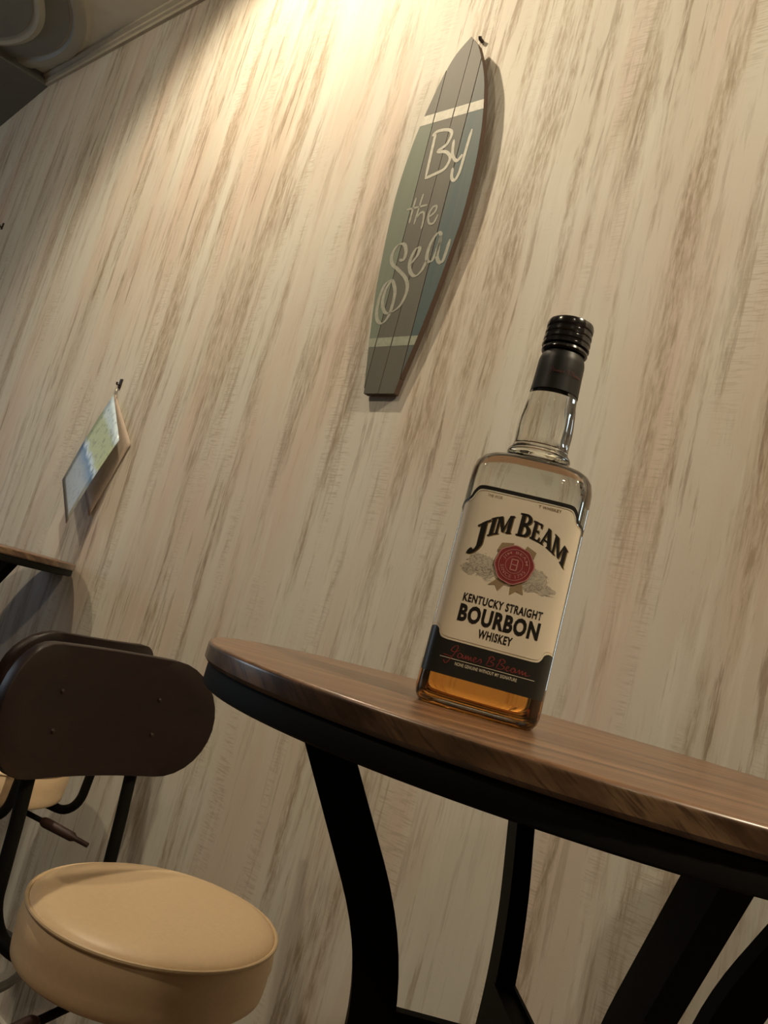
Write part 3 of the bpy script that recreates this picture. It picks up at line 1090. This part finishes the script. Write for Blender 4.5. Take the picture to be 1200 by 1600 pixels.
G = {}
G['I'] = [rect(0.24, 0.76, 0, 1), rect(0.05, 0.95, 0, 0.08), rect(0.05, 0.95, 0.92, 1)]
G['J'] = [rect(0.50, 0.84, 0.22, 1), rect(0.30, 1.04, 0.93, 1),
          band(ell(0.42, 0.22, 0.42, 0.24, 0, -150), ell(0.36, 0.24, 0.14, 0.13, 0, -150)), poly_(ell(0.13, 0.16, 0.15, 0.085, 0, 360))]
G['M'] = [rect(0.06, 0.19, 0, 1), rect(0.74, 0.97, 0, 1), poly_([(0.06, 1), (0.30, 1), (0.58, 0.18), (0.44, 0.10)]), poly_([(0.44, 0.10), (0.56, 0.06), (0.80, 1), (0.74, 1)]),
          rect(0.0, 0.27, 0, 0.08), rect(0.68, 1.03, 0, 0.08), rect(0.0, 0.25, 0.92, 1), rect(0.74, 1.03, 0.92, 1)]
G['B'] = [rect(0.12, 0.40, 0, 1), rect(0.0, 0.45, 0, 0.07), rect(0.0, 0.45, 0.93, 1),
          band([(0.38, 1)] + ell(0.50, 0.755, 0.40, 0.245, 90, -90) + [(0.38, 0.51)], [(0.38, 0.91)] + ell(0.46, 0.755, 0.19, 0.155, 90, -90) + [(0.38, 0.60)]),
          band([(0.38, 0.53)] + ell(0.52, 0.265, 0.46, 0.265, 90, -90) + [(0.38, 0)], [(0.38, 0.44)] + ell(0.48, 0.265, 0.21, 0.175, 90, -90) + [(0.38, 0.09)])]
G['E'] = [rect(0.14, 0.44, 0, 1), rect(0.0, 0.92, 0, 0.10), rect(0.0, 0.90, 0.90, 1), rect(0.44, 0.72, 0.46, 0.56), poly_([(0.72, 0.0), (0.96, 0.0), (0.96, 0.28), (0.88, 0.28)]),
          poly_([(0.70, 1), (0.92, 1), (0.92, 0.74), (0.84, 0.74)]), rect(0.66, 0.72, 0.40, 0.62)]
G['A'] = [poly_([(0.10, 0), (0.22, 0), (0.54, 0.94), (0.46, 1)]), poly_([(0.64, 0), (0.92, 0), (0.60, 1), (0.42, 1), (0.40, 0.88)]), rect(0.28, 0.74, 0.26, 0.35), rect(0.0, 0.32, 0, 0.07), rect(0.56, 1.0, 0, 0.07)]
arc = lambda x: 134.2 - 46.0 + math.sqrt(46.0 ** 2 - (x - 2.0) ** 2) - 0.2
lay = [('J', -33.0, -21.6, -8.5, 21.5), ('I', -21.8, -16.6, 0, 13.8), ('M', -17.0, -5.6, 0, 13.6), ('B', -1.6, 8.6, -0.6, 17.2), ('E', 8.8, 16.2, 0, 13.8), ('A', 15.6, 26.6, 0, 14.0), ('M', 25.8, 37.0, 0, 14.0)]
for pas, (dx, dz, mt, off) in enumerate(((0.85, -0.5, M['gold'], 0.0003), (0, 0, M['ink'], 0.0004))):
    parts = []
    for ch, x0, x1, zo, hh in lay:
        for v2, f2 in G[ch]:
            vv = []
            xm = (x0 + x1) / 2
            for u, w_ in v2:
                x = x0 + u * (x1 - x0)
                xb = min(max(x, -36), 40)
                vv.append((x + w_ * 1.2 * (0 if ch == 'J' else 0.3) + dx, arc(xb) + zo + w_ * hh + dz))
            parts.append((vv, f2))
    v2, f2 = join(*parts)
    on_label('logo_shadow' if pas == 0 else 'logo_lettering', mm(v2), f2, mt, lab, off)


def text_shape(body, width, height, x0, z0, bold=0.0, center=False, shear=0.0, spacing=1.0):
    """set in the built-in face, then fitted into the given box (mm)"""
    cu = bpy.data.curves.new('type', 'FONT')
    cu.body = body
    cu.offset = bold
    cu.shear = shear
    cu.space_character = spacing
    cu.resolution_u = 3
    ob = bpy.data.objects.new('type', cu)
    COL.objects.link(ob)
    bpy.context.view_layer.update()
    me = ob.to_mesh()
    vv = [(q.co.x, q.co.y) for q in me.vertices]
    ff = [tuple(q.vertices) for q in me.polygons]
    ob.to_mesh_clear()
    bpy.data.objects.remove(ob)
    bpy.data.curves.remove(cu)
    xs, ys = [q[0] for q in vv], [q[1] for q in vv]
    sx, sy = width / (max(xs) - min(xs)), height / (max(ys) - min(ys))
    return [(x0 + (a_ - min(xs)) * sx, z0 + (b_ - min(ys)) * sy) for a_, b_ in vv], ff


def put_text(name, body, x0, x1, z0, z1, mt, off=0.0004, bold=0.012, shear=0.0, spacing=1.05, parent=None):
    v2, f2 = text_shape(body, x1 - x0, z1 - z0, x0, z0, bold, shear=shear, spacing=spacing)
    on_label(name, mm(v2), f2, mt, parent or lab, off, 0.004)


put_text('lettering', 'KENTUCKY STRAIGHT', -27.0, 31.0, 77.4, 83.6, M['ink'], bold=0.032, spacing=1.12)
put_text('lettering', 'BOURBON', -27.5, 31.4, 62.6, 75.6, M['ink'], bold=0.045, spacing=1.12)
put_text('lettering', 'WHISKEY', -10.2, 14.6, 54.0, 60.4, M['ink'], bold=0.032, spacing=1.12)
put_text('lettering', 'NONE GENUINE WITHOUT MY SIGNATURE', -21.0, 24.0, 31.0, 33.4, M['cream_edge'], bold=0.01)
put_text('lettering', 'THE WOR', -28.0, -17.0, 157.0, 159.2, M['tan'], bold=0.0)
put_text('lettering', 'T WHISKEY', 10.0, 27.0, 157.0, 159.2, M['gold'], bold=0.01)
on_label('rule', *line_band([(-33 + i * 2.0, 35.0) for i in range(4)] + [(-24 + i * 4.0, 35.0) for i in range(16)], 0.38), M['cream_edge'], lab, 0.0004)

# signature in red script (millimetres)
sg = [[(-30, 33.0), (-27.5, 31.0), (-24.5, 36.0), (-21.5, 43.6), (-23.5, 44.6), (-26.0, 41.0), (-23.0, 40.2), (-19.5, 42.5)],
      [(-17.2, 39.2), (-19.6, 40.2), (-20.6, 37.6), (-18.6, 36.8), (-17.0, 39.4), (-16.8, 37.2), (-15.6, 37.4), (-14.8, 39.6), (-14.4, 36.9), (-13.0, 39.8), (-12.4, 36.9), (-11.0, 39.6), (-10.4, 36.9), (-8.8, 37.8), (-7.2, 39.4), (-8.4, 40.0), (-9.0, 37.8), (-7.2, 36.8), (-5.2, 38.6), (-4.0, 40.0), (-3.2, 37.4), (-4.8, 36.8)],
      [(0.4, 36.6), (2.6, 43.6), (1.2, 42.0), (3.4, 43.8), (5.4, 42.2), (3.0, 40.2), (5.6, 39.2), (4.2, 36.9), (1.0, 36.8)],
      [(7.6, 36.4), (10.0, 43.6), (8.4, 42.0), (11.0, 44.0), (13.2, 42.2), (10.6, 40.2), (13.4, 39.0), (11.6, 36.8), (8.6, 36.9)],
      [(13.6, 37.6), (16.4, 39.2), (15.4, 40.0), (14.8, 37.6), (16.6, 36.8), (19.0, 38.8), (21.0, 39.6), (19.2, 40.0), (18.4, 37.6), (20.2, 36.8), (21.4, 39.4), (21.6, 37.0), (23.4, 38.6), (24.2, 39.8), (24.6, 36.9), (26.4, 39.6), (26.8, 36.9), (28.8, 39.4), (29.2, 36.9), (32.8, 38.2)],
      [(-31.5, 37.0), (-27.0, 36.6), (-24.0, 36.4)]]
v2, f2 = join(*[ribbon(s_, 0.55, (R(30), 0.45), 5) for s_ in sg])
on_label('signature', mm(v2), f2, M['sig'], lab, 0.00042)

# engraved trees left and right of the seal
rnd = random.Random(3)
st = []
blobs = [(-20, 106.5, 11.5, 8.5), (-28, 101.5, 6.5, 4.5), (-16, 101, 8, 4), (20.5, 104.5, 9.5, 8.5), (27, 99.5, 7.5, 4.5), (16, 98.5, 7, 3.5), (33.5, 99.4, 3.5, 2.2)]
for cx, cz, rx, rz in blobs:
    for q in range(int(rx * rz * 1.9)):
        a_, d_ = rnd.uniform(0, 2 * PI), math.sqrt(rnd.random())
        x, z = cx + rx * d_ * math.cos(a_), cz + rz * d_ * math.sin(a_)
        l_ = rnd.uniform(0.7, 1.9)
        t = R(rnd.choice((200, 215, 230, 160)) + rnd.uniform(-25, 25))
        st.append(ribbon([(x, z), (x + l_ * 0.5 * math.cos(t) + 0.2, z + l_ * 0.5 * math.sin(t)), (x + l_ * math.cos(t), z + l_ * math.sin(t))], rnd.uniform(0.16, 0.34), None, 2))
for q in range(26):
    x = rnd.uniform(-24, 34)
    z = 97.0 - rnd.uniform(0, 1.6) - 0.02 * abs(x)
    st.append(ribbon([(x, z), (x + 1.5, z + 0.1), (x + 3.4, z - 0.1)], 0.18, None, 2))
v2, f2 = join(*st)
et = on_label('engraved_trees', mm(v2), f2, M['etch'], lab, 0.00034, 0.006)
et['kind'] = 'stuff'
M['etch_wash'] = plain('pale_engraving_wash', (0.50, 0.45, 0.36), 0.5, var=0.1, scale=900)
v2, f2 = join(*[poly_([(cx + rx * 0.96 * math.cos(2 * PI * i / 22) * (0.94 + 0.1 * math.sin(5 * i)), cz + rz * 0.96 * math.sin(2 * PI * i / 22) * (0.94 + 0.1 * math.cos(7 * i))) for i in range(22)]) for cx, cz, rx, rz in blobs])
on_label('tree_wash', mm(v2), f2, M['etch_wash'], lab, 0.0003, 0.006)

# wax seal with ribbons
cx, cz = 2.8, 111.6
rib = [poly_([(-11.4, 120.0), (-9.4, 125.6), (-0.6, 127.2), (-1.4, 121.5)]), poly_([(15.6, 119.5), (16.4, 124.0), (9.0, 127.2), (7.0, 122.0)])]
v2, f2 = join(*rib)
on_label('ribbon', mm(v2), f2, M['tan'], lab, 0.00045)
v2, f2 = join(poly_([(-4.5, 101.5), (-12.2, 93.2), (-7.0, 94.4), (-4.2, 90.4), (1.8, 100.0)]), poly_([(3.2, 100.0), (4.6, 89.6), (8.4, 93.2), (14.0, 92.0), (11.0, 101.0)]))
on_label('ribbon', mm(v2), f2, M['tan'], lab, 0.00045)
v2, f2 = join(poly_([(-11.4, 120.0), (-1.4, 121.5), (-1.2, 119.6), (-10.8, 118.4)]), poly_([(15.6, 119.5), (7.0, 122.0), (6.8, 120.0), (15.0, 117.8)]))
on_label('ribbon_fold', mm(v2), f2, M['tan_dk'], lab, 0.0005)
blob = lambda r_, wob: [(cx + r_ * (1 + wob * math.sin(8 * t + 0.6) + wob * 0.6 * math.sin(3 * t + 1.0)) * math.cos(t), cz + r_ * (1 + wob * math.sin(8 * t + 0.6) + wob * 0.6 * math.sin(3 * t + 1.0)) * math.sin(t)) for t in [2 * PI * i / 72 for i in range(72)]]
seal = on_label('seal', mm(blob(14.3, 0.022)), [tuple(range(72))], M['red'], lab, 0.0009)


def ringband(ra, rb, wob=0.0):
    o_, i_ = blob(ra, wob), blob(rb, wob)
    return o_ + i_, [(i, (i + 1) % 72, 72 + (i + 1) % 72, 72 + i) for i in range(72)]


rv, rf = join(ringband(14.2, 13.5, 0.022), ringband(11.4, 11.0), ringband(6.4, 6.05))
on_label('relief', mm(rv), rf, M['red_hi'], seal, 0.00105)
# square cut initial in the middle
c5 = lambda x0, x1, z0, z1: rect(cx + x0 * 1.15, cx + x1 * 1.15, cz + z0 * 1.15, cz + z1 * 1.15)
rv, rf = join(c5(-2.3, 2.3, 3.0, 3.7), c5(-2.3, 2.3, -0.3, 0.3), c5(-2.3, 2.3, -3.7, -3.0), c5(-2.3, -1.6, -3.7, 3.7), c5(1.6, 2.3, -3.7, 3.7))
on_label('initial', mm(rv), rf, M['red_hi'], seal, 0.00105)


def ring_text(body, a_mid, span, rad, hgt, inward):
    v2, f2 = text_shape(body, 1.0, hgt, 0.0, 0.0, 0.004, spacing=1.15)
    out = []
    for u, w_ in v2:
        if inward:
            t = R(a_mid + span * (0.5 - u))
            r_ = rad + w_
        else:
            t = R(a_mid - span * (0.5 - u))
            r_ = rad + hgt - w_
        out.append((cx + r_ * math.cos(t), cz + r_ * math.sin(t)))
    return out, f2


rv, rf = join(ring_text('JIM BEAM', 85, 150, 7.5, 2.5, True), ring_text('SINCE 1795', 265, 150, 7.5, 2.5, False))
on_label('seal_lettering', mm(rv), rf, M['red_hi'], seal, 0.00105, 0.004)

# faint signature round the neck sleeve
M['sig_dk'] = plain('dull_red_sleeve_ink', (0.085, 0.02, 0.016), 0.4)
v2, f2 = join(*[ribbon(s_, 0.7, (R(30), 0.45), 4) for s_ in sg[:5]])
vv = []
for x, z in v2:
    u = (x - 2) * 0.50 / 1000
    t = u / 0.0192 + 0.34
    vv.append((0.01935 * math.sin(t), -0.01935 * math.cos(t), 0.2725 + (z - 38) * 0.50 / 1000))
new_obj('sleeve_signature', vv, f2, M['sig_dk'], slv, smooth=0)
